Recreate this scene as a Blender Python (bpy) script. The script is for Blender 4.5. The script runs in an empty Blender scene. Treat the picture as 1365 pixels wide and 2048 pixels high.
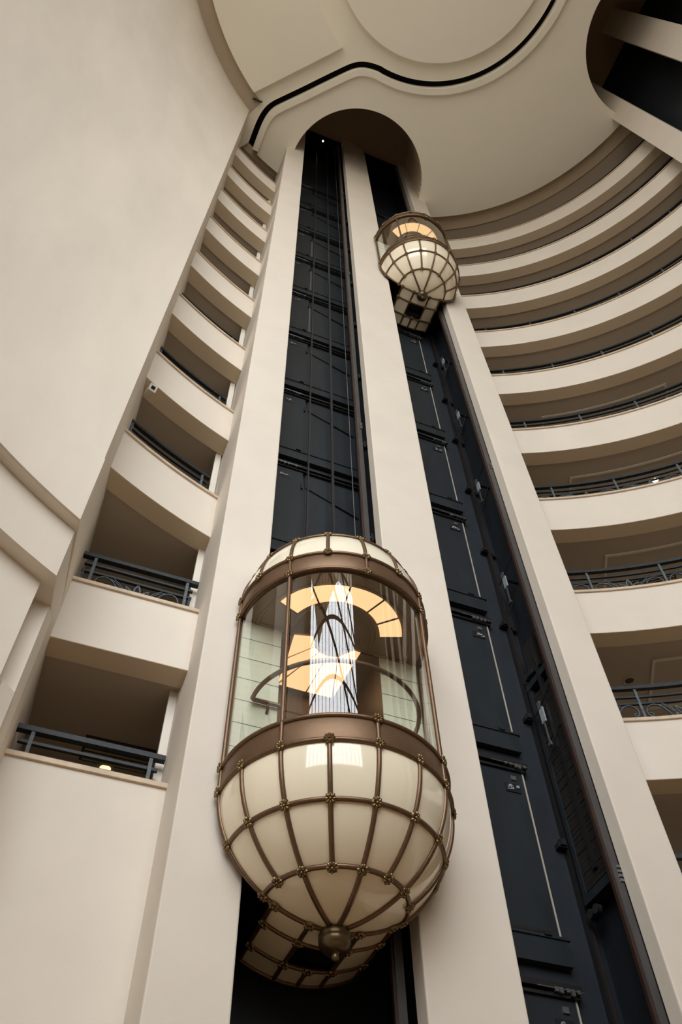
import bpy, bmesh, math, random
from math import sin, cos, pi, sqrt, radians, atan2, asin
from mathutils import Vector, Matrix

random.seed(7)
COL = bpy.context.scene.collection
SC = bpy.context.scene

# ------------------------------------------------------------------ dimensions
CX, CY, RR = 2.733, -8.631, 10.168        # centre and radius of the round atrium
ZT, FH, HP = 34.197, 3.157, 1.157         # coping height of the top gallery, storey height, parapet height
YP = 0.10                                 # front plane of the lift pillars
YB = 1.28                                 # rear wall of the lift shafts
ZC = 36.9                                 # main ceiling
ZG = -1.6                                 # lobby floor
ZR = 43.5                                 # top of the lift recesses
def cap(n): return ZT - (n - 1) * FH
def P(phi, r): return (CX + r * sin(phi), CY + r * cos(phi))
D = radians

# ------------------------------------------------------------------ mesh builder
class MB:
    def __init__(s): s.v = []; s.f = []; s.sm = []
    def add(s, vs, fs, smooth=False):
        o = len(s.v); s.v += [tuple(v) for v in vs]
        for f in fs: s.f.append(tuple(i + o for i in f)); s.sm.append(smooth)
    def box(s, x0, x1, y0, y1, z0, z1):
        vs = [(x, y, z) for z in (z0, z1) for y in (y0, y1) for x in (x0, x1)]
        s.add(vs, [(0, 2, 3, 1), (4, 5, 7, 6), (0, 1, 5, 4), (2, 6, 7, 3), (0, 4, 6, 2), (1, 3, 7, 5)])
    def hexa(s, b, t):
        s.add(list(b) + list(t), [(3, 2, 1, 0), (4, 5, 6, 7), (0, 1, 5, 4), (1, 2, 6, 5), (2, 3, 7, 6), (3, 0, 4, 7)])
    def bar(s, a, b, w, h, up=(0, 0, 1)):
        a, b = Vector(a), Vector(b); d = (b - a).normalized(); u = Vector(up)
        if abs(d.dot(u)) > .98: u = Vector((0, 1, 0))
        x = d.cross(u).normalized(); y = x.cross(d).normalized()
        c = lambda p: [p - x * w / 2 - y * h / 2, p + x * w / 2 - y * h / 2, p + x * w / 2 + y * h / 2, p - x * w / 2 + y * h / 2]
        s.hexa(c(a), c(b))
    def prism(s, poly, z0, z1):
        n = len(poly); vs = [(x, y, z0) for x, y in poly] + [(x, y, z1) for x, y in poly]
        s.add(vs, [tuple(range(n))[::-1], tuple(range(n, 2 * n))] + [(i, (i + 1) % n, n + (i + 1) % n, n + i) for i in range(n)])
    def arc(s, r0, r1, p0, p1, z0, z1, n=24, c=(CX, CY)):
        q = [p0 + (p1 - p0) * i / n for i in range(n + 1)]; vs = []
        for a in q:
            for r, z in ((r0, z0), (r1, z0), (r1, z1), (r0, z1)): vs.append((c[0] + r * sin(a), c[1] + r * cos(a), z))
        fs = [];
        for i in range(n):
            for k in range(4): fs.append((4 * i + k, 4 * i + (k + 1) % 4, 4 * i + 4 + (k + 1) % 4, 4 * i + 4 + k))
        fs += [(3, 2, 1, 0), (4 * n, 4 * n + 1, 4 * n + 2, 4 * n + 3)]
        s.add(vs, fs)
    def tube(s, pts, r, k=8, closed=False, flat=1.0, smooth=True):
        pts = [Vector(p) for p in pts]; n = len(pts); rings = []; prev = None
        for i, p in enumerate(pts):
            if closed: t = pts[(i + 1) % n] - pts[i - 1]
            else: t = pts[min(i + 1, n - 1)] - pts[max(i - 1, 0)]
            t.normalize()
            if prev is None:
                u = Vector((0, 0, 1)) if abs(t.z) < .9 else Vector((0, 1, 0))
                x = t.cross(u).normalized()
            else:
                x = (prev - t * prev.dot(t)).normalized()
            prev = x; y = t.cross(x)
            rr = r[i] if isinstance(r, (list, tuple)) else r
            rings.append([p + x * rr * cos(2 * pi * j / k) + y * rr * flat * sin(2 * pi * j / k) for j in range(k)])
        vs = [v for q in rings for v in q]; fs = []
        for i in range(n if closed else n - 1):
            a, b = i * k, ((i + 1) % n) * k
            for j in range(k): fs.append((a + j, a + (j + 1) % k, b + (j + 1) % k, b + j))
        s.add(vs, fs, smooth)
        if not closed: s.add(rings[0], [tuple(range(k))[::-1]]); s.add(rings[-1], [tuple(range(k))])
    def lathe(s, prof, c=(0, 0), n=24, smooth=True):
        vs = []; m = len(prof)
        for j in range(n):
            a = 2 * pi * j / n
            for r, z in prof: vs.append((c[0] + r * cos(a), c[1] + r * sin(a), z))
        fs = [(j * m + i, ((j + 1) % n) * m + i, ((j + 1) % n) * m + i + 1, j * m + i + 1) for j in range(n) for i in range(m - 1)]
        s.add(vs, fs, smooth)
    def grid(s, fn, us, ws, smooth=True):
        vs = [fn(u, w) for u in us for w in ws]; m = len(ws)
        s.add(vs, [(i * m + j, (i + 1) * m + j, (i + 1) * m + j + 1, i * m + j + 1) for i in range(len(us) - 1) for j in range(m - 1)], smooth)
    def build(s, name, mat, parent=None, recalc=True):
        me = bpy.data.meshes.new(name); me.from_pydata(s.v, [], s.f); me.update()
        me.polygons.foreach_set('use_smooth', s.sm)
        if recalc:
            bm = bmesh.new(); bm.from_mesh(me); bmesh.ops.recalc_face_normals(bm, faces=bm.faces); bm.to_mesh(me); bm.free()
        me.materials.append(mat)
        o = bpy.data.objects.new(name, me); COL.objects.link(o)
        if parent: o.parent = parent
        return o

def tag(o, label, cat=None, group=None, kind=None):
    o['label'] = label
    if cat: o['category'] = cat
    if group: o['group'] = group
    if kind: o['kind'] = kind
    return o
def struct(o, label): return tag(o, label, 'building', None, 'structure')
def empty(name, loc=(0, 0, 0), rz=0):
    o = bpy.data.objects.new(name, None); COL.objects.link(o); o.location = loc; o.rotation_euler = (0, 0, rz); o.empty_display_size = .2
    return o
def copy_tree(o, parent=None):
    c = o.copy(); COL.objects.link(c)
    if parent: c.parent = parent
    for ch in [x for x in bpy.data.objects if x.parent == o]: copy_tree(ch, c)
    return c

# ------------------------------------------------------------------ materials
def mat(name, col, rough=.6, metal=0, spec=.5, noise=0, scale=1.0, col2=None, bump=0, stretch=(1, 1, 1), emit=None, estr=0, coat=0):
    m = bpy.data.materials.new(name); m.use_nodes = True; nt = m.node_tree; b = nt.nodes['Principled BSDF']
    b.inputs['Base Color'].default_value = (*col, 1); b.inputs['Roughness'].default_value = rough
    b.inputs['Metallic'].default_value = metal; b.inputs['Specular IOR Level'].default_value = spec
    b.inputs['Coat Weight'].default_value = coat; b.inputs['Coat Roughness'].default_value = .04
    if emit: b.inputs['Emission Color'].default_value = (*emit, 1); b.inputs['Emission Strength'].default_value = estr
    if noise or bump:
        g = nt.nodes.new('ShaderNodeNewGeometry'); mp = nt.nodes.new('ShaderNodeMapping'); mp.inputs['Scale'].default_value = stretch
        nt.links.new(g.outputs['Position'], mp.inputs['Vector'])
        n = nt.nodes.new('ShaderNodeTexNoise'); n.inputs['Scale'].default_value = scale; n.inputs['Detail'].default_value = 6; n.inputs['Roughness'].default_value = .6
        nt.links.new(mp.outputs[0], n.inputs['Vector'])
        if noise:
            r = nt.nodes.new('ShaderNodeValToRGB'); r.color_ramp.elements[0].position = .3; r.color_ramp.elements[1].position = .7
            c2 = col2 or tuple(c * (1 - noise) for c in col)
            r.color_ramp.elements[0].color = (*c2, 1); r.color_ramp.elements[1].color = (*col, 1)
            nt.links.new(n.outputs['Fac'], r.inputs['Fac']); nt.links.new(r.outputs['Color'], b.inputs['Base Color'])
        if bump:
            n2 = nt.nodes.new('ShaderNodeTexNoise'); n2.inputs['Scale'].default_value = scale * 9; n2.inputs['Detail'].default_value = 5
            nt.links.new(mp.outputs[0], n2.inputs['Vector'])
            bp = nt.nodes.new('ShaderNodeBump'); bp.inputs['Strength'].default_value = bump; bp.inputs['Distance'].default_value = .02
            nt.links.new(n2.outputs['Fac'], bp.inputs['Height']); nt.links.new(bp.outputs[0], b.inputs['Normal'])
    return m

PLASTER = mat('cream_plaster', (.745, .68, .595), .75, noise=.07, scale=.9, bump=.10, spec=.25)
WALLP = mat('brushed_cream_plaster', (.80, .73, .635), .8, noise=.12, scale=.7, bump=.16, spec=.2, stretch=(1, 1, .35))
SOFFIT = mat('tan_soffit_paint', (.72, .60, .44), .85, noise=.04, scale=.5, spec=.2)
CEILM = mat('warm_grey_ceiling_paint', (.93, .88, .76), .85, noise=.03, scale=.4, spec=.2)
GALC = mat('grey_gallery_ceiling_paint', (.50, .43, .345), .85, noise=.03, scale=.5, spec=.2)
SHADEFIT = mat('tan_shade_and_fitting_paint', (.50, .42, .32), .8, noise=.05, scale=1.5, spec=.2)  # shade tone for the left wall's ceiling band; plain paint on fittings
STONE = mat('travertine_coping', (.66, .53, .39), .55, noise=.25, scale=4, spec=.3)
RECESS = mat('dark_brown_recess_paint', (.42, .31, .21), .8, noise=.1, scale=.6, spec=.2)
SLOTM = mat('black_slot_lining', (.006, .005, .005), .8, spec=.1)
FLOORM = mat('beige_marble', (.50, .335, .185), .4, noise=.3, scale=.8)
NAVY = mat('navy_black_shaft_paint', (.0125, .0185, .028), .6, noise=.5, scale=1.6, bump=.12, spec=.45, stretch=(1, 1, .5))
NAVYP = mat('navy_black_door_paint', (.0200, .0270, .0335), .5, noise=.4, scale=2.5, spec=.3, stretch=(1, 1, .4))
BLACKM = mat('black_oily_steel', (.010, .010, .011), .45, noise=.4, scale=9, spec=.5)
STEEL = mat('worn_steel', (.30, .31, .31), .35, metal=.8, noise=.4, scale=30)
ZINC = mat('pale_zinc_plate', (.42, .47, .50), .5, metal=.3, noise=.25, scale=20)
RUST = mat('red_brown_rail_paint', (.040, .017, .011), .4, noise=.35, scale=6)
RAILS = mat('rail_steel', (.13, .13, .135), .3, metal=.7, noise=.3, scale=5, stretch=(1, 1, .3))
STRIPM = mat('pale_door_edge', (.42, .37, .31), .6)
STRIPD = mat('dim_door_edge', (.10, .095, .085), .6)
BARM = mat('dark_bar_steel', (.035, .037, .04), .4, metal=.4, noise=.3, scale=5)
IRON = mat('weathered_blue_black_iron', (.022, .030, .036), .5, noise=.6, scale=22, col2=(.005, .007, .009), spec=.35)
IRONL = mat('weathered_blue_grey_iron', (.115, .145, .165), .55, noise=.6, scale=26, col2=(.03, .04, .048), spec=.5)
WHITE = mat('white_door_frame_paint', (.74, .70, .62), .5)
BRONZE = mat('satin_bronze', (.185, .112, .064), .42, metal=.55, noise=.15, scale=14, spec=.4, stretch=(1, 1, 3))
BRONZEL = mat('bronze_tube', (.18, .107, .061), .36, metal=.6, noise=.2, scale=18, spec=.5)
BRASS = mat('antique_brass', (.34, .24, .115), .26, metal=.75, noise=.45, scale=40, col2=(.12, .075, .035))
CREAMG = mat('cream_opal_glass', (.95, .865, .67), .10, noise=.04, scale=1.2, spec=.5, coat=.6)
CREAMT = mat('pale_cream_opal_glass', (.92, .86, .69), .12, noise=.03, scale=1.2, spec=.5, coat=.5)
PANELG = mat('pale_green_stone_panel', (.80, .80, .64), .5, noise=.1, scale=5, stretch=(1, 1, 3))
WOODB = mat('brown_wood_panel', (.17, .095, .05), .35, noise=.3, scale=3, stretch=(6, 6, .5))
DARKB = mat('dark_bronze_sheet', (.035, .023, .015), .5, metal=.3)
CABCEIL = mat('bronze_cabin_ceiling', (.24, .155, .085), .4, noise=.1, scale=3)
LAMPP = mat('warm_luminous_panel', (.8, .6, .4), .5, emit=(1.0, .60, .29), estr=.72)
LAMPW = mat('lit_downlight', (1, .9, .8), .5, emit=(1.0, .85, .68), estr=7)
LAMPO = mat('warm_orange_downlight', (1, .7, .4), .5, emit=(1.0, .55, .25), estr=1.6)
WPLAST = mat('white_plastic', (.72, .68, .60), .4)
BLKGL = mat('black_lens_glass', (.01, .01, .01), .1)
FRAMEM = mat('dark_window_frame', (.05, .045, .04), .5)

def lamp_glow(m):
    pass
def glassmat(name, tint, refl):
    m = bpy.data.materials.new(name); m.use_nodes = True; nt = m.node_tree
    for n in list(nt.nodes): nt.nodes.remove(n)
    out = nt.nodes.new('ShaderNodeOutputMaterial'); mx = nt.nodes.new('ShaderNodeMixShader')
    tr = nt.nodes.new('ShaderNodeBsdfTransparent'); tr.inputs['Color'].default_value = (*tint, 1)
    gl = nt.nodes.new('ShaderNodeBsdfGlossy'); gl.inputs['Roughness'].default_value = .0; gl.inputs['Color'].default_value = (1, 1, 1, 1)
    fr = nt.nodes.new('ShaderNodeFresnel'); fr.inputs['IOR'].default_value = 1.5
    ge = nt.nodes.new('ShaderNodeNewGeometry'); io = nt.nodes.new('ShaderNodeMath'); io.operation = 'MULTIPLY_ADD'
    io.inputs[1].default_value = 1 / 1.5 - 1.5; io.inputs[2].default_value = 1.5          # thin pane: same reflectance from both sides
    nt.links.new(ge.outputs['Backfacing'], io.inputs[0]); nt.links.new(io.outputs[0], fr.inputs['IOR'])
    mth = nt.nodes.new('ShaderNodeMath'); mth.operation = 'MULTIPLY_ADD'; mth.inputs[1].default_value = 1.0; mth.inputs[2].default_value = refl
    nt.links.new(fr.outputs[0], mth.inputs[0]); nt.links.new(mth.outputs[0], mx.inputs['Fac'])
    nt.links.new(tr.outputs[0], mx.inputs[1]); nt.links.new(gl.outputs[0], mx.inputs[2]); nt.links.new(mx.outputs[0], out.inputs['Surface'])
    return m
CARGLASS = glassmat('green_tinted_glass', (.94, .97, .95), .05)
WINGLASS = glassmat('clear_window_glass', (.97, .98, .98), .0)

# ------------------------------------------------------------------ camera
f_px = 1660.66; yaw, pitch, roll = -0.3937, 0.9623, -0.0316
cyw, syw, cp, sp = cos(yaw), sin(yaw), cos(pitch), sin(pitch)
F = Vector((-syw * cp, cyw * cp, sp)); X = Vector((cyw, syw, 0)); U = X.cross(F)
X2 = cos(roll) * X + sin(roll) * U; U2 = -sin(roll) * X + cos(roll) * U
cd = bpy.data.cameras.new('camera'); cam = bpy.data.objects.new('camera', cd); COL.objects.link(cam)
cd.sensor_fit = 'VERTICAL'; cd.sensor_height = 36; cd.sensor_width = 24; cd.lens = f_px / 2048 * 36; cd.clip_end = 300
M = Matrix((X2, U2, -F)).transposed().to_4x4(); M.translation = Vector((-1.4592, -7.1966, 0)); cam.matrix_world = M
SC.camera = cam

# ------------------------------------------------------------------ ceiling plates
def plate(loops, z, h, name, m, label):
    bm = bmesh.new(); edges = []; side = []
    for lp in loops:
        vs = [bm.verts.new((x, y, z)) for x, y in lp]
        es = [bm.edges.new((vs[i], vs[(i + 1) % len(vs)])) for i in range(len(vs))]
        edges += es; side.append(vs)
    bmesh.ops.triangle_fill(bm, use_beauty=True, use_dissolve=False, edges=edges, normal=(0, 0, -1))
    for vs in side:
        up = [bm.verts.new((v.co.x, v.co.y, z + h)) for v in vs]
        for i in range(len(vs)):
            j = (i + 1) % len(vs); bm.faces.new((vs[i], vs[j], up[j], up[i]))
    me = bpy.data.meshes.new(name); bm.to_mesh(me); bm.free(); me.materials.append(m)
    o = bpy.data.objects.new(name, me); COL.objects.link(o)
    return struct(o, label)

REC1 = (2.82, .40, 2.83); REC2 = (12.05, -8.80, 2.93)
def in_rec(x, y): return any(math.hypot(x - a, y - b) < r for a, b, r in (REC1, REC2))
outer = []
def rec_arc(c, p_in, p_out):
    a0 = atan2(p_in[1] - c[1], p_in[0] - c[0]); a1 = atan2(p_out[1] - c[1], p_out[0] - c[0])
    mid = atan2(CY - c[1], CX - c[0])
    while a0 > mid: a0 -= 2 * pi
    while a0 <= mid - 2 * pi: a0 += 2 * pi
    # walk from a0 through mid to a1
    while a1 < mid: a1 += 2 * pi
    while a1 >= mid + 2 * pi: a1 -= 2 * pi
    return [(c[0] + c[2] * cos(a0 + (a1 - a0) * i / 48), c[1] + c[2] * sin(a0 + (a1 - a0) * i / 48)) for i in range(49)]
phi = -31.0; skip = None; last = None
while phi < 110:
    p = P(D(phi), 10.35 if phi < -12 else 9.95)
    hit = next((c for c in (REC1, REC2) if math.hypot(p[0] - c[0], p[1] - c[1]) < c[2]), None)
    if hit:
        if skip is None: skip = (hit, last)
    else:
        if skip is not None:
            outer += rec_arc(skip[0], skip[1], p); skip = None
        outer.append(p)
    last = p; phi += .5
# S-bend of the slot on the left, circle in the middle, mirrored S-bend on the right
sl = [(-1.78, 1.4), (-1.77, .75), (-1.74, .2), (-1.70, -.35), (-1.60, -.8), (-1.41, -1.15), (-1.05, -1.50), (-.38, -2.14), (.10, -2.62), (.57, -3.08), (.92, -3.42), (1.20, -3.66), (1.48, -3.80), (1.82, -3.88), (2.2, -3.90)]
def smooth_curve(pts, n=3):
    for _ in range(n):
        q = [pts[0]]
        for a, b in zip(pts[:-1], pts[1:]):
            q += [(a[0] * .75 + b[0] * .25, a[1] * .75 + b[1] * .25), (a[0] * .25 + b[0] * .75, a[1] * .25 + b[1] * .75)]
        q.append(pts[-1]); pts = q
    return pts
slot = smooth_curve(sl, 2)
th0 = atan2(2.2 - CX, -3.90 - CY)
r_s = 4.77
N = 60
slot += [P(th0 + (pi / 2 - 2 * th0) * 0 + (pi / 2 - th0 - th0) * i / N, r_s + .0) for i in range(1, N)]
mir = [(CX + (y - CY), CY + (x - CX)) for x, y in slot[:0]]
half = smooth_curve(sl, 2)
slot += [(CX + (y - CY), CY + (x - CX)) for x, y in half[::-1]]
def offset(path, d):
    out = []
    for i, p in enumerate(path):
        a = path[max(i - 1, 0)]; b = path[min(i + 1, len(path) - 1)]
        tx, ty = b[0] - a[0], b[1] - a[1]; L = math.hypot(tx, ty) or 1
        out.append((p[0] - ty / L * d, p[1] + tx / L * d))
    return out
# path runs left to right with the lift side on its left (+ offset is towards the pillars)
s_in, s_out, lip = offset(slot, -.10), offset(slot, .13), offset(slot, .37)
s_back = offset(slot, -.3); s_back2 = offset(slot, .40)
endL, endR = lip[0], lip[-1]
# region A: between lip and the outer line
def inside_outer(p): return True
oA = [p for p in outer]
A = lip + [q for q in oA[::-1] if True]
# clip ends: drop outer points left of the slot's start and beyond its mirrored end
def phi_of(p): return atan2(p[0] - CX, p[1] - CY)
pl, pr = phi_of(lip[1]), phi_of(lip[-2])
lipc = [p for p in lip if math.hypot(p[0] - CX, p[1] - CY) < (10.3 if p[0] < 3 else 9.9)]
oA = [p for p in outer if phi_of(lipc[0]) < phi_of(p) < phi_of(lipc[-1])]
plate([lipc + oA[::-1]], ZC, .5, 'ceiling', CEILM, 'smooth warm grey ceiling round the top of the lift bank with an arched cut-out')
def clip(path, r): return [p for p in path if math.hypot(p[0] - CX, p[1] - CY) < r]
li, lo = clip(s_out, 10.34), clip(lip, 10.34)
plate([li + lo[::-1]], ZC - .16, .66, 'trim_1', CEILM, 'thin raised cream lip following the curved black slot in the ceiling')
bi, bo = clip(s_back, 10.35), clip(s_back2, 10.35)
plate([bi + bo[::-1]], ZC + .42, .05, 'ceiling', SLOTM, 'black lining inside the curved ceiling slot')
# region B: main ceiling with coffers
big = [P(D(a), 17.5) for a in range(112, 330, 4)]
si = clip(s_in, 10.34)
coffer = [P(D(a), 4.36) for a in range(0, 360, 4)]
def coffer_left(d):
    L = []
    r1, r2 = 8.80 - d * .0, 5.05 + d
    k = -3.56 + 5.898 - d * sqrt(2)         # rel x + rel y
    def cross(r):                            # point on the 45 degree line at radius r, left side
        # x+y=k, x^2+y^2=r^2 -> x = (k - sqrt(2r^2-k^2))/2
        x = (k - sqrt(2 * r * r - k * k)) / 2; return (x, k - x)
    a = cross(r1); b = cross(r2)
    pa, pb = atan2(a[0], a[1]), atan2(b[0], b[1])
    for i in range(31): L.append(P(pa + (D(-120) - pa) * i / 30, r1))
    for i in range(31): L.append(P(D(-120) + (pb - D(-120)) * i / 30, r2))
    return L
cl0 = coffer_left(0)
plate([si + big], ZC + .10, .5, 'ceiling', CEILM, 'main ceiling field around the large round panel')
plate([[P(D(a), 4.0) for a in range(0, 360, 3)]], ZC - .20, .3, 'trim_2', CEILM, 'large round dropped panel in the middle of the ceiling')
plate([cl0], ZC - .20, .3, 'trim_3', CEILM, 'straight-sided dropped ceiling panel beside the big curved left wall')
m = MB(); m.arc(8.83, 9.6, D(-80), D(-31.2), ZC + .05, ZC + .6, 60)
struct(m.build('trim_4', SHADEFIT), 'tan band with painted-in shade between the big curved left wall and the ceiling')  # shade of the gap beside the wall painted into this band

# lift recess wells above the ceiling
for k, (c, lab) in enumerate(((REC1, 'above the two glass lifts'), (REC2, 'above the second lift bank at top right'))):
    m = MB(); n = 72
    vs = []
    for i in range(n):
        a = 2 * pi * i / n
        for z in (ZC - .01, ZR): vs.append((c[0] + c[2] * cos(a), c[1] + c[2] * sin(a), z))
    # only the half that faces the atrium
    fs = []
    for i in range(n):
        a = 2 * pi * (i + .5) / n; y = sin(a) * c[2] + c[1]; x = cos(a) * c[2] + c[0]
        if (k == 0 and y < .35) or (k == 1 and x < 12.0): fs.append((2 * i, 2 * ((i + 1) % n), 2 * ((i + 1) % n) + 1, 2 * i + 1))
    m.add(vs, fs, True)
    struct(m.build('wall_recess', SOFFIT), 'curved side of the arched well in the ceiling ' + lab)
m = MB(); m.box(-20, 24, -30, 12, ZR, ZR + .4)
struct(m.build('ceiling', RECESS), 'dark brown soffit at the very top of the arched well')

# ------------------------------------------------------------------ pillars and shafts of the main bank
def pillar(poly, label):
    m = MB(); m.prism(poly, ZG, ZR)
    o = m.build('pillar', PLASTER)
    bv = o.modifiers.new('bevel', 'BEVEL'); bv.width = .018; bv.segments = 2; bv.limit_method = 'ANGLE'
    return struct(o, label)
RV = .34   # depth of the plaster reveal
pillar([(-.332, YP), (.4223, YP), (.4223, RV), (.12, RV), (.12, 1.55), (-.372, 1.55)], 'tall cream plaster pillar left of the lower glass lift')
pillar([(2.2794, YP), (3.3587, YP), (3.3587, RV), (2.2794, RV)], 'tall cream plaster pillar between the two lift shafts')
pillar([(5.2415, YP), (5.9632, YP), (6.0, 1.55), (5.75, 1.55), (5.75, RV), (5.2415, RV)], 'tall cream plaster pillar right of the upper glass lift')
m = MB(); m.box(.12, 5.75, YB, YB + .2, ZG, ZR)
struct(m.build('wall_back', NAVY), 'navy black rear wall of the two lift shafts')
m = MB(); m.box(2.46, 3.18, RV, YB, ZG, ZR)
struct(m.build('wall_divider', NAVY), 'navy black wall dividing the two lift shafts')
m = MB(); m.box(5.42, 5.75, RV, YB, ZG, ZR)
struct(m.build('wall_right', NAVY), 'black side wall of the right lift shaft')
m = MB(); m.box(.12, .20, RV, YB, ZG, ZR)
struct(m.build('wall_left', NAVY), 'black side wall of the left lift shaft')

m = MB(); m.box(.12, 5.75, RV, YB, ZR - .25, ZR)
struct(m.build('ceiling', SLOTM), 'black top of the two lift shafts')
for x0, x1, lab in ((.4223, 2.2794, 'left'), (3.3587, 5.2415, 'right')):
    m = MB(); m.box(x0, x1, .22, .32, ZG, 2.9)  # added out of view to keep floor bounce off the lift undersides
    struct(m.build('wall_light_block', NAVY), 'unseen dark light-blocking panel added at the foot of the %s shaft' % lab)
m = MB(); m.box(.2, 5.42, RV, YB, ZG, ZG + .05)  # black sheet added to cut light bouncing up the shafts
struct(m.build('floor', SLOTM), 'unseen black bounce-cutting floor added under the two lift shafts')
# second bank at top right
X0 = 11.75
for y0, y1, lab in ((-6.40, -5.634, 'nearest the galleries'), (-9.36, -8.30, 'in the middle'), (-12.0, -11.26, 'farthest away')):
    m = MB(); m.box(X0, X0 + .4, y0, y1, ZG, ZR)
    struct(m.build('pillar', PLASTER), 'cream plaster pillar of the far lift bank at top right, ' + lab)
m = MB(); m.box(X0 + 1.2, X0 + 1.4, -12.0, -5.7, ZG, ZR); m.box(X0 + .4, X0 + 1.2, -9.2, -8.45, ZG, ZR); m.box(X0 + .4, X0 + 1.2, -6.2, -5.75, ZG, ZR); m.box(X0 + .4, X0 + 1.2, -12, -11.4, ZG, ZR)
struct(m.build('wall_shaft', NAVY), 'black lift shafts of the far bank at top right')

# ------------------------------------------------------------------ galleries
ORD = ['', 'topmost', 'second', 'third', 'fourth', 'fifth', 'sixth', 'seventh', 'eighth', 'ninth', 'tenth', 'eleventh']
def ordn(n): return 'topmost' if n == 1 else ORD[n] + ' from the top'
PR0, PR1 = D(17.4), D(73.2)
PL0, PL1 = D(-28.9), D(-16.9)
BEAM = .36
def gallery(p0, p1, n, side, nseg):
    zc = cap(n); zb = zc - HP
    m = MB(); m.arc(RR, RR + BEAM, p0, p1, zb, zc - .055, nseg)
    struct(m.build('wall_' + side, PLASTER), 'curved cream parapet of the %s gallery, %s' % (side, ordn(n)))
    m = MB(); m.arc(RR - .035, RR + BEAM + .03, p0, p1, zc - .06, zc, nseg)
    struct(m.build('trim_5', STONE), 'thin stone coping on the parapet of the %s gallery, %s' % (side, ordn(n)))
    m = MB(); m.arc(RR + .004, RR + BEAM, p0, p1, zb - .006, zb, nseg)
    struct(m.build('trim_6', SOFFIT), 'tan underside of the parapet beam of the %s gallery, %s' % (side, ordn(n)))
for n in range(1, 12):
    gallery(PR0, PR1, n, 'right', 40)
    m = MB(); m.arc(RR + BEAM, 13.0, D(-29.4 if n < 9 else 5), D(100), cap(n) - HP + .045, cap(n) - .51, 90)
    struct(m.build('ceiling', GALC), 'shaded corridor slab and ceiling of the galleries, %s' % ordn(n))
for n in range(1, 9): gallery(PL0, PL1, n, 'left', 14)
# the two lowest left balconies are straight
YS = .866
for n, zc, zb in ((9, cap(9), 7.78), (10, 5.99, ZG)):
    m = MB(); m.box(-2.3, -.352, YS, YS + BEAM, zb, zc - .055)
    struct(m.build('wall_left', PLASTER), 'straight cream parapet of the left balcony, %s' % ('second from the bottom' if n == 9 else 'lowest'))
    m = MB(); m.box(-2.3, -.345, YS - .035, YS + BEAM + .03, zc - .06, zc)
    struct(m.build('trim_5', STONE), 'thin stone coping on the straight left balcony, %s' % ('second from the bottom' if n == 9 else 'lowest'))
    if n == 9:
        m = MB(); m.box(-2.3, -.352, YS + .004, YS + BEAM, zb - .006, zb)
        struct(m.build('trim_6', SOFFIT), 'tan underside of the straight left balcony beam')
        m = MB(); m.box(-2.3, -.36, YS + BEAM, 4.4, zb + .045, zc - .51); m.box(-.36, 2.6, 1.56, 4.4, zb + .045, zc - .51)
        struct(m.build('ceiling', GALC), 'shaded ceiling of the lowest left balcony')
    else:
        m = MB(); m.box(-2.3, -.36, YS + BEAM, 4.4, zc - 1.1, zc - .7); m.box(-.36, 2.6, 1.56, 4.4, zc - 1.1, zc - .7)
        struct(m.build('floor', FLOORM), 'floor behind the lowest left balcony')
# top void: beam above the last gallery
for p0, p1, side, ns in ((PR0, PR1, 'right', 40), (PL0, PL1, 'left', 14)):
    m = MB(); m.arc(9.93 if side == 'right' else 10.33, RR + BEAM + .1, p0, p1, ZC + .32, ZC + .6, ns)
    struct(m.build('trim_7', SOFFIT), 'tan soffit between the ceiling edge and the topmost %s gallery' % side)
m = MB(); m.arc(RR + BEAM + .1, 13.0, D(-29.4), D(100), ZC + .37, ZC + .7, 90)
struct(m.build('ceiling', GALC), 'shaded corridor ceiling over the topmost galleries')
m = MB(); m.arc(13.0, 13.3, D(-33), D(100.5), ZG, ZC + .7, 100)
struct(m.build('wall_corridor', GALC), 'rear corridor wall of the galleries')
m = MB(); m.arc(RR + BEAM, 13.3, D(100), D(101), ZG, ZC + .7, 2)
struct(m.build('wall_corridor', PLASTER), 'end wall of the gallery corridors')
# thin rectangular mouldings on the corridor ceilings
for n in (5, 6, 7, 8):
    z = cap(n) - HP + .04
    m = MB(); a0, a1 = D(29.2), D(47)
    m.arc(11.0, 11.05, a0, a1, z - .03, z + .01, 20); m.arc(12.3, 12.35, a0, a1, z - .03, z + .01, 20)
    m.arc(11.05, 12.3, a0, a0 + D(.26), z - .03, z + .01, 1); m.arc(11.05, 12.3, a1 - D(.26), a1, z - .03, z + .01, 1)
    struct(m.build('trim_8', PLASTER), 'thin pale rectangular moulding on the corridor ceiling under the right gallery, %s' % ordn(n))

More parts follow.
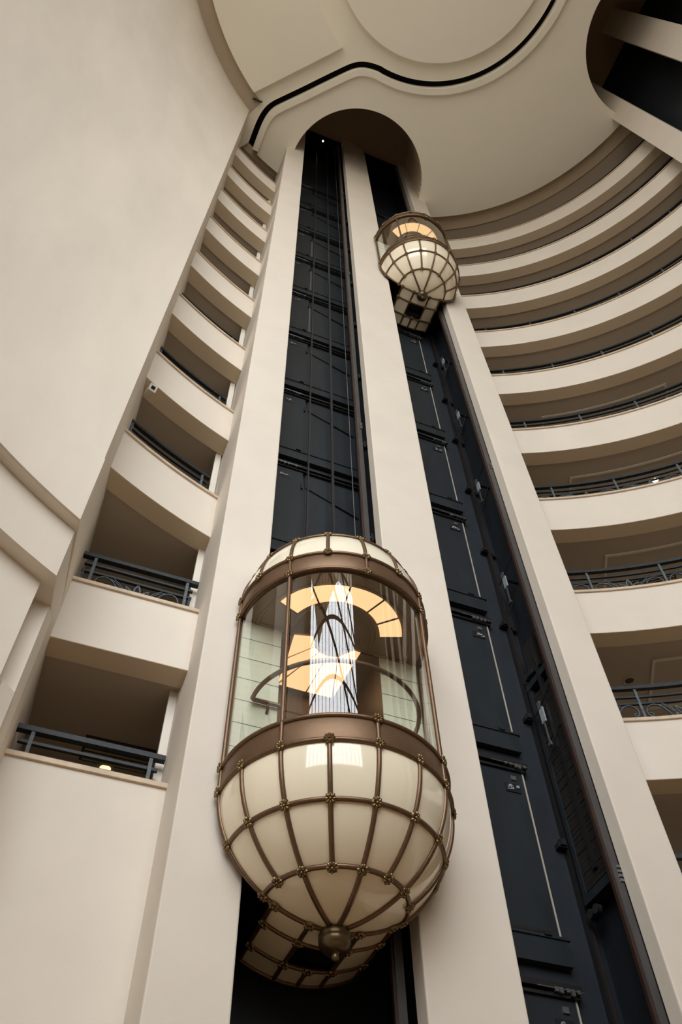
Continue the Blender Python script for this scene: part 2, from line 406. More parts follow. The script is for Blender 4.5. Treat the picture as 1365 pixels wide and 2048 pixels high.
# ------------------------------------------------------------------ railings
RZ = RR + .325
def scroll_panel():
    m = MB(); W = 1.40
    def T(pts, r=.014, flat=.6): m.tube([(x, 0, z) for x, z in smooth_curve(pts, 2)], r, 6, flat=flat)
    for s in (0, 1):
        X_ = (lambda x: x) if s == 0 else (lambda x: W - x)
        T([(X_(a), b) for a, b in ((.10, .36), (.14, .37), (.16, .32), (.11, .29), (.06, .36), (.08, .48), (.18, .55), (.30, .51), (.40, .36), (.46, .18), (.50, .0))], .022)
        T([(X_(a), b) for a, b in ((.10, .34), (.12, .20), (.10, .0))], .016)
        T([(X_(a), b) for a, b in ((.28, .53), (.40, .47), (.52, .30), (.60, .0))], .018)
        T([(X_(a), b) for a, b in ((.33, .55), (.46, .45), (.57, .24), (.64, .04))], .016)
    for ang, L, w_ in ((-64, .24, .035), (-34, .32, .045), (0, .36, .05), (34, .32, .045), (64, .24, .035)):
        a = D(ang); d = (sin(a), cos(a)); nrm = (cos(a), -sin(a))
        for w in (-1, 1):
            T([(.70 + d[0] * t * L + nrm[0] * w * q, .20 + d[1] * t * L + nrm[1] * w * q) for t, q in ((0, .004), (.35, w_ * .7), (.65, w_), (1, 0))], .019)
    T([(.70, .0), (.70, .12), (.70, .22)], .02)
    return m
panel_mesh = scroll_panel().build('scroll_panel', IRONL, None, False)
panel_me = panel_mesh.data; bpy.data.objects.remove(panel_mesh)
mp_ = MB(); mp_.box(-.022, .022, -.022, .022, 0, .93); post_o = mp_.build('post', IRONL); post_me = post_o.data; bpy.data.objects.remove(post_o)
def child(name, me, parent, loc, rz):
    o = bpy.data.objects.new(name, me); COL.objects.link(o); o.parent = parent; o.location = loc; o.rotation_euler = (0, 0, rz); return o
PITCH = D(7.9)
def rail_ring(n, p0, p1, posts, side, bays, label, grp):
    zc = cap(n); mid = (p0 + p1) / 2; c = P(mid, RZ); root = empty('balcony_railing', (c[0], c[1], zc))
    tag(root, label, 'railing', grp)
    cc = (CX - c[0], CY - c[1])
    for dz, h, w, nm in ((.90, .07, .075, 'top_rail'), (.715, .035, .04, 'middle_rail'), (.565, .035, .04, 'middle_rail')):
        m = MB(); e = 0 if nm == 'top_rail' else D(.18)
        m.arc(RZ - w / 2, RZ + w / 2, p0 + e, p1 - e, dz, dz + h, 36 if side == 'right' else 12, cc); m.build(nm, IRON, root)
    for a in posts:
        x, y = P(a, RZ); child('post', post_me, root, (x - c[0], y - c[1], 0), -a)
    for a, b in bays:
        x, y = P(a, RZ); x2, y2 = P(b, RZ); o = child('scroll_panel', panel_me, root, (x - c[0], y - c[1], 0), atan2(y2 - y, x2 - x))
        o.scale = (math.hypot(x2 - x, y2 - y) / 1.4, 1, 1)
RP = [D(25.3) + PITCH * k for k in range(-1, 6)]
RP = [a for a in RP if D(20) < a < D(72)]
for n in range(1, 11):
    bays = []
    if n >= 6:
        bays = [(RP[0] - PITCH, RP[0])] + [(RP[i], RP[i + 1]) for i in range(len(RP) - 1)]
    rail_ring(n, PR0 + D(.15), PR1 - D(.15), RP, 'right', bays, 'long curved dark iron railing along the right gallery, %s' % ordn(n), 'railings of the curved right galleries')
LPO = [D(-27.6), D(-19.0)]
for n in range(4, 9):
    rail_ring(n, D(-28.55), D(-18.15), LPO, 'left', [(LPO[0], LPO[1])] if n == 8 else [], 'short dark iron railing on the left balcony, %s' % ordn(n), 'railings of the left balconies')
def rail_straight(y, zc, hs, panel_z, label):
    root = empty('balcony_railing', (-1.25, y, zc)); tag(root, label, 'railing', 'railings of the left balconies')
    for dz, h, w, nm, x0, x1 in ((hs[0], .07, .085, 'top_rail', -.90, .87), (hs[1], .04, .045, 'middle_rail', -.84, .80), (hs[2], .04, .045, 'middle_rail', -.85, .80)):
        m = MB(); m.box(x0, x1, -w / 2, w / 2, dz, dz + h); m.build(nm, IRON, root)
        if nm == 'top_rail': pass
    for x in (-.70, .70):
        o = child('post', post_me, root, (x, -.01, panel_z), 0); o.scale = (1, 1, (hs[0] - panel_z) / .93 + .02)
    for x in (-.82, .77):
        m = MB(); m.box(x - .018, x + .018, -.018, .018, panel_z, hs[2]); m.build('end_bar', IRON, root)
    o = child('scroll_panel', panel_me, root, (-.68, 0, panel_z), 0); o.scale = (1.36 / 1.4, 1, 1)
rail_straight(1.22, cap(9), (.91, .745, .58), .03, 'dark iron railing with leaf scrollwork on the straight left balcony, second from the bottom')
rail_straight(1.22, 5.99, (.57, .405, .24), -.31, 'dark iron railing on the lowest left balcony, scrollwork mostly behind the coping')

# white door frames at the right ends of the left balconies
for n in range(2, 11):
    z0 = (cap(n) if n < 10 else 5.99) - .9; z1 = cap(n - 1) - HP + .04 if n < 10 else 7.82
    x, y = (-.50, 1.42) if n < 9 else (-.47, 1.35)
    m = MB(); m.box(x, x + .11, y, y + .07, z0, z1); m.box(x + .03, x + .13, y + .07, y + .16, z0, z1)
    struct(m.build('trim_9', WHITE), 'white painted frame at the right end of the left balcony, %s' % ordn(n))

# ------------------------------------------------------------------ big left wall
def arc_poly(r0, r1, a0, a1, n=60):
    return [P(a0 + (a1 - a0) * i / n, r0) for i in range(n + 1)] + [P(a1 + (a0 - a1) * i / n, r1) for i in range(n + 1)]
def wall_prism(r0, endp, back, aend, z0, z1, name, m_, label):
    a0 = atan2(endp[0] - CX, endp[1] - CY)
    n = 70; inner = [P(a0 + (aend - a0) * i / n, r0) for i in range(n + 1)]
    outer_ = [P(aend + (atan2(back[0] - CX, back[1] - CY) - aend) * i / n, 10.9) for i in range(n)] + [back]
    m = MB(); poly = inner + outer_; k = len(poly)
    # quads between inner and outer so the curved wall shades cleanly
    vs = []
    ins = inner; ou = outer_[::-1]
    for p, q in zip(ins, ou): vs += [(p[0], p[1], z0), (q[0], q[1], z0), (q[0], q[1], z1), (p[0], p[1], z1)]
    fs = []
    for i in range(len(ins) - 1):
        for j in range(4): fs.append((4 * i + j, 4 * i + (j + 1) % 4, 4 * i + 4 + (j + 1) % 4, 4 * i + 4 + j))
    e = 4 * (len(ins) - 1); fs += [(3, 2, 1, 0), (e, e + 1, e + 2, e + 3)]
    m.add(vs, fs)
    return struct(m.build(name, m_), label)
AE = D(-76)
BK = (-2.14, .90)
wall_prism(9.40, (-2.20, -.62), BK, AE, 8.30, ZC + .3, 'wall_left', WALLP, 'huge smooth curved cream wall filling the upper left')
wall_prism(9.375, (-2.185, -.64), BK, AE, 8.305, 9.72, 'wall_left', WALLP, 'slightly thicker bottom band of the big curved left wall')
wall_prism(9.55, (-2.205, -.46), BK, AE, 7.43, 8.30, 'wall_left', WALLP, 'set-back step below the big curved left wall')
wall_prism(9.75, (-2.36, -.31), (-2.45, .4), AE, ZG, 7.43, 'wall_left', WALLP, 'lowest curved cream panel at the far left below two steps')
m = MB(); m.prism([(-2.20, .02), (-2.145, .24), (-2.14, .90), (-2.9, 1.2), (-2.9, -.05)], ZG, 7.43)
struct(m.build('wall_left', WALLP), 'narrow recessed pier between the curved left panel and the lower balconies')
m = MB(); m.prism([(-2.33, -.22), (-2.19, -.06), (-2.18, .3), (-2.6, .3)], ZG, 6.0)
struct(m.build('wall_left', WALLP), 'small sunlit ledge block beside the lowest balcony')
m = MB(); m.prism([(-2.16, .85), (-2.145, .85), (-2.14, 4.4), (-2.9, 4.4), (-2.9, .85)], ZG, ZC)
struct(m.build('wall_left', PLASTER), 'left end wall of the balcony recesses')

# ------------------------------------------------------------------ rest of the atrium and the big window
nx, ny = -sin(D(20)), -cos(D(20)); tx, ty = -ny, nx          # normal towards the window, tangent along it (to +x)
SH = 17.0; DW = 10.44; ch = sqrt(SH ** 2 - DW ** 2)
W0, W1 = (-12.6, 4.1)                                          # window extent along the tangent
def WP(t, d=0): return (CX + nx * (DW + d) + tx * t, CY + ny * (DW + d) + ty * t)
# outer shell on the circle, open where the window chord cuts it
a_start = atan2(WP(ch)[0] - CX, WP(ch)[1] - CY); a_end = atan2(WP(-ch)[0] - CX, WP(-ch)[1] - CY)
n = 90; a1 = a_end + 2 * pi if a_end < a_start else a_end
# walk anticlockwise from the chord's +x end round the front of the atrium to its other end
lo, hi = a_start, a_end
while hi > lo: hi -= 2 * pi
m = MB(); m.arc(SH, SH + .3, lo, hi, ZG, ZR, 120)
struct(m.build('wall_rear', WALLP), 'outer wall of the round atrium')
WZ0, WZ1 = 9.0, 36.3
def wallseg(t0, t1, z0, z1, m_, name, label, th=.4):
    a, b, c, d = WP(t0), WP(t1), WP(t1, th), WP(t0, th)
    m = MB(); m.prism([a, b, c, d], z0, z1); return struct(m.build(name, m_), label)
wallseg(-ch - .2, W0, ZG, ZR, WALLP, 'wall_front', 'cream wall beside the tall atrium window')
wallseg(W1, ch + .2, ZG, ZR, WALLP, 'wall_front', 'cream wall on the other side of the tall atrium window')
wallseg(W0, W1, ZG, WZ0, WALLP, 'wall_front', 'cream wall below the tall atrium window')
wallseg(W0, W1, WZ1, ZR, WALLP, 'wall_front', 'cream wall above the tall atrium window')
m = MB()
k = 14
for i in range(k + 1):
    t = W0 + (W1 - W0) * i / k; a, b, c, d = WP(t - .07, .05), WP(t + .07, .05), WP(t + .07, .3), WP(t - .07, .3)
    m.prism([a, b, c, d], WZ0, WZ1)
for i in range(9):
    z = WZ0 + (WZ1 - WZ0) * i / 8; m.prism([WP(W0, .08), WP(W1, .08), WP(W1, .27), WP(W0, .27)], z - .04, z + .04)
wf = struct(m.build('window_1', FRAMEM), 'tall gridded atrium window facing the lifts')
m = MB()
for z0_ in (36.0, 32.6, 29.0):
    m.tube([(*WP(W0 + .1 + (W1 - W0 - .2) * i / 24, .17), z0_ - 9.5 * (i / 24) ** 1.2) for i in range(25)], .16, 6)  # unseen bars added for the dark curves mirrored in the lift glass
m.build('reflection_bars', FRAMEM, wf)
m = MB(); a, b = WP(W0, .17), WP(W1, .17); m.add([(a[0], a[1], WZ0), (b[0], b[1], WZ0), (b[0], b[1], WZ1), (a[0], a[1], WZ1)], [(0, 1, 2, 3)])
m.build('pane', WINGLASS, wf)
m = MB(); m.prism([P(2 * pi * i / 72, 18.2) for i in range(72)], ZG - .3, ZG)
struct(m.build('floor', FLOORM), 'beige marble lobby floor')

# ------------------------------------------------------------------ lift landing doors seen from the shaft
def sill(n): return cap(n) - .51
def landing_door(n, shaft, label):
    zs = sill(n); zh = cap(n - 1) - HP + .06 if n > 1 else zs + 2.6
    zh = zs + 2.58
    x0, xe, x1 = (.24, 1.26, 2.44) if shaft == 1 else (3.36, 4.78, 4.83)
    root = empty('landing_door', ((x0 + x1) / 2, YB, zs)); ox = (x0 + x1) / 2
    tag(root, label, 'door', 'landing doors of the %s lift shaft' % ('left' if shaft == 1 else 'right'))
    def B(nm, mt, par=root, *boxes):
        m = MB()
        for b in boxes: m.box(b[0] - ox, b[1] - ox, b[2] - YB, b[3] - YB, b[4] - zs, b[5] - zs)
        return m.build(nm, mt, par)
    if shaft == 1:
        B('door_panel', NAVYP, root, (x0, xe - .02, YB - .07, YB - .005, zs + .02, zh - .15))
        B('door_panel', NAVYP, root, (xe + .04, 1.88, YB - .045, YB - .005, zs + .02, zh - .12))
        B('door_panel', NAVYP, root, (1.90, x1, YB - .03, YB - .005, zs + .02, zh - .12))
        B('edge_strip', STRIPD if n in (3, 4, 5) else NAVYP, root, (xe - .02, xe + .03, YB - .07, YB - .005, zs + .05, zh - .7))
        B('sill', NAVYP, root, (x0, x1, YB - .12, YB, zs - .02, zs + .015))
        B('toe_guard', NAVYP, root, (x0, x1, YB - .10, YB - .02, zs - .30, zs - .02))
        B('slot_groove', BLACKM, root, (x0, 1.16, YB - .075, YB - .068, zs + .08, zs + .105))
        hd = B('hanger_track', BLACKM, root, (x0, x1, YB - .13, YB, zh - .06, zh), (x0, x1, YB - .10, YB - .02, zh - .13, zh - .10))
        lx = .74
        m = MB(); m.bar((1.32 - ox, -.06, zh - .62 - zs), (2.40 - ox, -.06, zh - 1.12 - zs), .02, .05); m.build('closer_arm', BLACKM, root)
        m = MB(); m.box(xe - .06 - ox, xe - .03 - ox, -.11, -.07, zh - .75 - zs, zh - .55 - zs); m.build('closer_hinge', BLACKM, root)
    else:
        B('door_panel', NAVYP, root, (x0, xe - .02, YB - .06, YB - .005, zs + .02, zh - .12))
        B('edge_strip', STRIPM, root, (xe - .012, xe + .012, YB - .06, YB - .005, zs + .06, zh - .12))
        B('sill', NAVYP, root, (x0, x1 + .03, YB - .13, YB, zs - .02, zs + .015))
        B('toe_guard', NAVYP, root, (x0, x1, YB - .11, YB - .01, zs - .33, zs - .02))
        B('slot_groove', BLACKM, root, (x0, xe - .12, YB - .066, YB - .058, zs + .06, zs + .10))
        hd = B('hanger_track', BLACKM, root, (x0, x1 + .02, YB - .14, YB, zh - .05, zh + .02), (x0, x1, YB - .10, YB - .02, zh - .12, zh - .08))
        lx = 4.44
    # hanger rollers and clips
    m = MB()
    for q in range(5):
        x = (lx if shaft == 1 else lx + .02) + q * .075 - ox + random.uniform(-.01, .01)
        m.box(x, x + .05, -.15, -.10, zh - .085 - zs + random.uniform(-.02, .02), zh - .035 - zs)
    m.tube([(lx - .2 - ox, -.145, zh - .05 - zs), (lx + .42 - ox, -.145, zh - .06 - zs)], .008, 6)
    m.build('hanger_roller', STEEL, hd)
    # interlock in a small rectangular recess
    zl = zh - .42
    lk = B('lock_recess', BLACKM, root, (lx, lx + .24, YB - .075, YB - .055, zl - .07, zl + .07))
    m = MB()
    for q in range(7):
        x = lx + .015 + random.random() * .17 - ox; z = zl - .05 + random.random() * .07 - zs
        m.box(x, x + .02 + random.random() * .035, -.09, -.07, z, z + .015 + random.random() * .035)
    m.build('interlock', ZINC, lk)
    if shaft == 2:
        m = MB(); m.box(lx + .12 - ox, lx + .20 - ox, -.08, -.055, zl + .14 - zs, zl + .21 - zs); m.build('roller_bracket', STEEL, root)
    # safety bolts on the toe guard edge
    m = MB()
    for q in (.3, .8):
        x = (x0 + (xe - x0) * q) - ox; m.box(x, x + .10, -.15, -.11, -.0, .04)
    m.build('guide_shoe', BLACKM, root)
    return root
for n in range(1, 10):
    landing_door(n, 1, 'dark landing door in the left shaft, %s' % ordn(n))
for n in (1, 2, 4, 5, 6, 7, 8, 9, 10, 11):
    landing_door(n, 2, 'dark landing door with pale edge strip in the right shaft, %s' % ordn(n))

# ------------------------------------------------------------------ guide rails, ropes
def guide_rail(x, y, w, z0, z1, label, brk_side, two_tone=True):
    root = empty('guide_rail', (x, y, z0)); tag(root, label, 'rail')
    m = MB(); m.box(-w * .5, -w * .27, -.02, .03, 0, z1 - z0); m.build('rail_flange', RUST if two_tone else BLACKM, root)
    m = MB(); m.box(-w * .27, w * .42, -.035, .03, 0, z1 - z0); m.box(w * .42, w * .5, -.03, .05, 0, z1 - z0); m.build('rail_blade', RAILS if two_tone else BLACKM, root)
    for n in range(1, 13):
        z = cap(n) - .75 - z0
        if 0 < z < z1 - z0:
            m = MB(); m.box(w * .3, w * .5 + .16, -.02, .09, z, z + .05); m.box(w * .5 + .03, w * .5 + .07, -.03, .1, z - .09, z + .14); m.build('rail_bracket', BLACKM, root)
            if n % 3 == 1:
                m = MB()
                for q in range(4):
                    m.box(w * .15, w * .5 + .012, -.055, -.03, z + .6 + q * .06, z + .635 + q * .06)
                m.build('fishplate', STEEL, root)
    return root
guide_rail(2.165, .45, .125, ZG, 43.2, 'red-brown and grey guide rail in the left shaft beside the middle pillar', 1)
guide_rail(5.165, .375, .155, ZG, 43.2, 'red-brown and grey guide rail in the right shaft beside the right pillar', 1)
def thin_rail(x, y, w, z0, z1, mt, name, label, cat):
    m = MB(); m.box(x - w / 2, x + w / 2, y - .02, y + .02, z0, z1); return tag(m.build(name, mt), label, cat)
thin_rail(1.245, .9, .03, 9.3, 43.2, BARM, 'guide_bar', 'thin dark vertical bar in the left shaft, left of the two', 'rail')
thin_rail(1.75, .9, .05, 9.3, 43.2, BARM, 'guide_bar', 'wider dark vertical bar in the left shaft, right of the two', 'rail')
m = MB(); m.tube([(1.99, .5, 9.65), (1.99, .5, 43.2)], .008, 8)
rp = tag(m.build('hoist_rope', STEEL), 'thin pale steel rope hanging above the lower glass lift', 'rope')
m = MB()
for z in (11.7, 15.2, 19.6): m.tube([(1.99, .5, z), (1.99, .5, z + .05)], .010, 8)
m.build('rope_mark', mat('red_rope_paint', (.35, .02, .015), .5), rp)
# rear rail with brackets in the right shaft
root = empty('counterweight_rail', (5.24, 1.235, ZG)); tag(root, 'dark guide rail in the rear corner of the right shaft with pairs of brackets', 'rail')
m = MB(); m.box(-.04, .0, -.04, .03, 0, 43.2 - ZG); m.build('rail_flange', BLACKM, root)
m = MB(); m.box(.0, .05, -.03, .04, 0, 43.2 - ZG); m.build('rail_blade', mat('brown_black_steel', (.035, .022, .016), .35, noise=.4, scale=6), root)
for z in (6.65, 8.88, 11.05, 13.23, 15.48, 17.71, 19.85, 22.1):
    m = MB(); m.box(-.17, -.03, -.06, .045, z - ZG - .05, z - ZG + .02); m.box(-.15, -.06, -.09, -.02, z - ZG - .03, z - ZG + .06)
    m.box(.03, .15, -.03, .03, z - ZG - .08, z - ZG - .02); m.build('rail_bracket', BLACKM, root)
# side brackets with pale plates
for i, z in enumerate((21.6, 18.43, 15.17, 11.93, 8.73)):
    root = empty('limit_switch', (5.13, .85, z)); tag(root, 'pale switch plate with cross rods on the right shaft side wall, %s' % ('topmost' if i == 0 else ORD[i + 1] + ' from top'), 'switch', 'pale plates in the right shaft')
    m = MB(); m.box(0, .025, -.05, .05, -.22, .06); m.build('plate', ZINC, root)
    m = MB(); m.box(.0, .02, -.01, .015, -.62, -.2); m.build('lever', STEEL, root)
    m = MB(); m.box(-.01, .025, -.03, .03, -.66, -.6); m.build('lever_end', STEEL, root)
    m = MB(); m.box(-.01, .025, -.02, .05, .06, .2); m.build('clamp', STEEL, root)
    m = MB(); m.tube([(.0, .17, .02), (.03, -.36, .28)], .012, 6); m.build('cross_rod', BLACKM, root)
    m = MB(); m.tube([(.0, .14, -.86), (.03, -.30, -.48)], .012, 6); m.build('cross_rod', BLACKM, root)
    if i < 4:
        m = MB(); m.box(.02, .29, -.02, .02, -.02, .02); m.build('wall_arm', BLACKM, root)

# counterweight of the upper lift
root = empty('counterweight', (5.225, .81, 5.75)); tag(root, 'tall black counterweight of stacked steel plates in the right shaft', 'counterweight')
Hc = 3.75
for y in (-.285, .285):
    m = MB(); m.box(-.02, .14, y - .035, y + .035, 0, Hc); m.build('frame_stile', NAVYP, root)
m = MB(); m.box(-.03, .15, -.32, .32, 0, .12); m.build('frame_rail', NAVYP, root)
m = MB(); m.box(-.03, .15, -.32, .32, Hc - .12, Hc); m.build('frame_rail', NAVYP, root)
WT = mat('ribbed_dark_plate', (.020, .017, .015), .6, noise=.6, scale=5, stretch=(1, 1, 14))
for k in range(46):
    z = .16 + k * .072; d = random.uniform(0, .007)
    m = MB(); m.box(.0 + d, .12, -.248, .248, z, z + .067 + random.uniform(-.004, .003)); m.build('filler_weight', WT, root)
m = MB(); m.box(-.04, .02, -.10, -.03, .3, Hc + .35); m.build('tie_rod', BLACKM, root)
for z in (-.14, Hc + .14):
    for y in (.12, .25):
        m = MB(); m.tube([(-.05, y, z), (.02, y, z)], .06, 14, smooth=False); m.build('guide_roller', BARM, root)
m = MB(); m.box(-.02, .10, -.16, .16, Hc + .1, Hc + .75); m.build('hitch_plate', mat('greasy_brown_plate', (.020, .018, .016), .4, noise=.5, scale=9, spec=.5), root)
# lamp at the top of the left shaft
root = empty('shaft_lamp', (1.38, .42, 42.7)); tag(root, 'tiny lit lamp high in the dark left shaft', 'lamp')
m = MB(); m.lathe([(0, -.05), (.03, -.035), (.045, 0), (.03, .035), (0, .05)], n=12); m.build('bulb', mat('dim_warm_bulb', (1, .9, .7), .4, emit=(1, .85, .6), estr=2.5), root)
m = MB(); m.box(-.03, .03, -.03, .86, .06, .12); m.build('bracket', BLACKM, root)

# ------------------------------------------------------------------ the glass lift
R = 1.25; EA, EZ = 1.25, 1.225
BH, GH, UH = .3063, 2.3675, .3048
Z1, Z2, Z3 = BH, BH + GH, BH + GH + UH
TH = [pi - k * pi / 8 for k in range(9)]
def cp_(r, th, z): return (r * cos(th), -r * sin(th), z)
def ellz(r): return -EZ * sqrt(max(0, 1 - (r / EA) ** 2))
def rosette_mesh():
    m = MB(); rp, rl = .036, .026
    for k in range(8):
        a = 2 * pi * k / 8; c = Vector((cos(a), sin(a), 0)); t = Vector((-sin(a), cos(a), 0))
        def fn(u, w):
            r_ = sin(w); p = c * (rp + rl * r_ * cos(u)) + t * (.0165 * (.6 + .4 * (1 + r_ * cos(u)) / 2) * r_ * sin(u)); return (p.x, p.y, .018 * cos(w))
        m.grid(fn, [2 * pi * i / 8 for i in range(9)], [.02, .5, 1.0, pi / 2])
    m.lathe([(.016, 0), (.016, .012), (.011, .022), (0.001, .026)], n=10)
    m.lathe([(.052, -.012), (.052, .004), (.02, .006), (.001, .006)], n=16)
    return m
ro = rosette_mesh().build('rosette', BRASS, None, False); rosette_me = ro.data; bpy.data.objects.remove(ro)
def place_rosette(root, pos, nrm, s=1.0):
    o = bpy.data.objects.new('rosette', rosette_me); COL.objects.link(o); o.parent = root
    z = Vector(nrm).normalized(); x = Vector((0, 0, 1)).cross(z)
    x = x.normalized() if x.length > .05 else Vector((1, 0, 0)); y = z.cross(x)
    mm = Matrix((x, y, z)).transposed().to_4x4(); mm.translation = Vector(pos) + z * .022
    o.matrix_local = mm @ Matrix.Scale(s, 4)
def make_car():
    root = empty('elevator_car', (0, 0, 0))
    us = [pi * i / 64 for i in range(65)]
    # lower bowl
    def bowl(u, w): r = EA * cos(w); return (r * cos(u), -r * sin(u), -EZ * sin(w))
    m = MB(); m.grid(bowl, us, [D(89.2) * i / 30 for i in range(31)]); m.build('lower_bowl', CREAMG, root)
    def bowlt(u, w): r = EA * cos(w); return (r * cos(u), -r * sin(u), Z3 + EZ * sin(w))
    m = MB(); m.grid(bowlt, us, [D(89.2) * i / 30 for i in range(31)]); m.build('upper_dome', CREAMT, root)
    # bands
    for z0, z1 in ((0, Z1), (Z2, Z3)):
        m = MB(); m.grid(lambda u, w: (w[0] * cos(u), -w[0] * sin(u), w[1]), us, [(R - .05, z0), (R + .004, z0), (R + .012, z0 + .02), (R + .012, z1 - .02), (R + .004, z1), (R - .05, z1)]); m.build('bronze_band', BRONZE, root)
        for z in (z0, z1):
            m = MB(); m.tube([cp_(R + .012, u, z) for u in us], .027, 10); m.build('band_moulding', BRONZEL, root)
    # hoops on the bowls
    for r_, s in ((1.106, 1), (.7125, 1), (1.106, -1)):
        z = ellz(r_) if s == 1 else Z3 - ellz(r_)
        m = MB(); m.tube([cp_(r_ + .006, u, z) for u in us], .026, 10); m.build('hoop', BRONZEL, root)
    # ribs
    w3 = math.acos(.7125 / EA); wend = D(86.5)
    for k, th in enumerate(TH):
        e = wend if k % 2 == 0 else w3
        m = MB(); m.tube([((EA + .006) * cos(e * i / 24) * cos(th), -(EA + .006) * cos(e * i / 24) * sin(th), -(EZ + .006) * sin(e * i / 24)) for i in range(25)], .026, 10); m.build('rib', BRONZEL, root)
        e2 = wend if k % 2 == 0 else w3
        m = MB(); m.tube([((EA + .006) * cos(e2 * i / 24) * cos(th), -(EA + .006) * cos(e2 * i / 24) * sin(th), Z3 + (EZ + .006) * sin(e2 * i / 24)) for i in range(25)], .026, 10); m.build('rib', BRONZEL, root)
        if k % 2 == 0:
            for z0, z1 in ((0, Z1), (Z2, Z3)):
                m = MB(); m.tube([cp_(R + .016, th, z0), cp_(R + .016, th, z1)], .024, 10); m.build('band_strut', BRONZEL, root)
            if k != 4:
                m = MB(); m.tube([cp_(R + .010, th, Z1), cp_(R + .010, th, Z2)], .026, 10); m.build('mullion', BRONZEL, root)
    # rosettes
    for k, th in enumerate(TH):
        nz = lambda r_, s: (cos(th) * r_ / EA ** 2, -sin(th) * r_ / EA ** 2, s * sqrt(max(0, 1 - (r_ / EA) ** 2)) / EZ)
        place_rosette(root, cp_(R + .016, th, 0), (cos(th), -sin(th), 0))
        place_rosette(root, cp_(1.112, th, ellz(1.106)), nz(1.106, -1)); place_rosette(root, cp_(.7165, th, ellz(.7125) - .004), nz(.7125, -1))
        place_rosette(root, cp_(R + .016, th, Z3), (cos(th), -sin(th), 0)); place_rosette(root, cp_(1.112, th, Z3 - ellz(1.106)), nz(1.106, 1))
        if k % 2 == 0: place_rosette(root, cp_(R + .02, th, Z2), (cos(th), -sin(th), 0))
        if k in (0, 4, 6, 8): place_rosette(root, cp_(R + .02, th, Z1), (cos(th), -sin(th), 0))
    # curved glass
    m = MB(); m.grid(lambda u, w: cp_(R - .012, u, w), us, [Z1, Z2]); m.build('curved_glass', CARGLASS, root)
    # finial
    m = MB(); m.lathe([(.001, -1.13), (.10, -1.14), (.115, -1.165), (.10, -1.19), (.085, -1.20), (.10, -1.215), (.135, -1.235), (.150, -1.255), (.158, -1.285), (.150, -1.295), (.156, -1.305), (.157, -1.34), (.145, -1.385), (.115, -1.42), (.07, -1.44), (.040, -1.445), (.034, -1.455), (.040, -1.47), (.036, -1.49), (.018, -1.505), (.001, -1.508)], n=40); m.build('finial', mat('dark_antique_brass', (.15, .105, .055), .3, metal=.7, noise=.35, scale=12), root)
    # rear underside: barrel with panels
    W = .62; YE = 1.08
    xs = [-W + 2 * W * i / 16 for i in range(17)]
    def under(name, x0, x1, y0, y1, mt, dz=0):
        q = [x0 + (x1 - x0) * i / 8 for i in range(9)]
        m = MB(); m.grid(lambda x, y: (x, y, ellz(abs(x)) + dz), q, [y0, y1]); return m.build(name, mt, root)
    under('underside_panel', -W, W, .02, .33, CREAMG)
    under('underside_panel', -W, -.25, .33, .76, CREAMG); under('underside_panel', .25, W, .33, .76, CREAMG)
    under('underside_panel', -W, W, .76, YE, CREAMG)
    m = MB(); m.box(-.25, .25, .33, .76, -.95, -.9); m.build('service_opening', BLACKM, root)
    m = MB(); m.box(-.2, .2, .62, .74, -1.17, -1.08); m.build('buffer_plate', BLACKM, root)
    for y in (.33, .76, YE):
        m = MB(); m.tube([(x, y, ellz(abs(x)) - .006) for x in xs], .024, 8); m.build('underside_bar', BRONZEL, root)
    for x, y0, y1 in ((-.25, 0, YE), (.25, 0, YE), (-W, 0, YE), (W, 0, YE), (0, .76, YE)):
        m = MB(); m.tube([(x, y0, ellz(abs(x)) - .006), (x, y1, ellz(abs(x)) - .006)], .024, 8); m.build('underside_bar', BRONZEL, root)
    for y in (0.0, .33, .76):
        for x in (-.25, .25, -.6, .6) + ((0,) if y == .76 else ()):
            place_rosette(root, (x, y, ellz(abs(x)) - .006), (x / EA ** 2, 0, ellz(abs(x)) / EZ ** 2))
    # skirts
    m = MB()
    for s in (-1, 1): m.box(min(s * W, s * (W - .02)), max(s * W, s * (W - .02)), .03, YE, ellz(W) - .0, .28)
    m.box(-W, W, YE - .02, YE, ellz(W), .28); m.build('rear_skirt', DARKB, root)
    # back plate behind the half bowls
    m = MB(); pl = [(EA * .995 * cos(a), -EZ * .995 * sin(a)) for a in [pi * i / 40 for i in range(41)]]
    m.add([(x, .025, z) for x, z in pl], [tuple(range(41))]); m.add([(x, .025, Z3 - z) for x, z in pl], [tuple(range(41))])
    m.box(-R, R, .02, .03, 0, .28); m.box(-R, R, .02, .03, Z2 - .04, Z3); m.build('back_plate', DARKB, root)
    # cabin floor and ceiling
    half = [(1.2 * cos(a), -1.2 * sin(a)) for a in [pi * i / 40 for i in range(41)]]
    m = MB(); m.prism(half, .24, .28); m.box(-.69, .69, .03, YE, .24, .28); m.build('cabin_floor', WOODB, root)
    m = MB(); m.prism(half, 2.64, 2.68); m.box(-.69, .69, .03, YE, 2.64, 2.68); cc = m.build('cabin_ceiling', CABCEIL, root)
    m = MB()
    for r_ in (.36, .50, .56): m.tube([(r_ * cos(pi * i / 40) - .02, -r_ * sin(pi * i / 40) - .13, 2.635) for i in range(41)], .012, 6)
    m.tube([(1.04 * cos(a), -1.04 * sin(a), 2.635) for a in [pi * i / 40 for i in range(41)]], .02, 6)
    m.box(-1.04, -.60, -.04, .0, 2.62, 2.64); m.box(.60, 1.04, -.04, .0, 2.62, 2.64)
    m.build('ceiling_moulding', CABCEIL, cc)
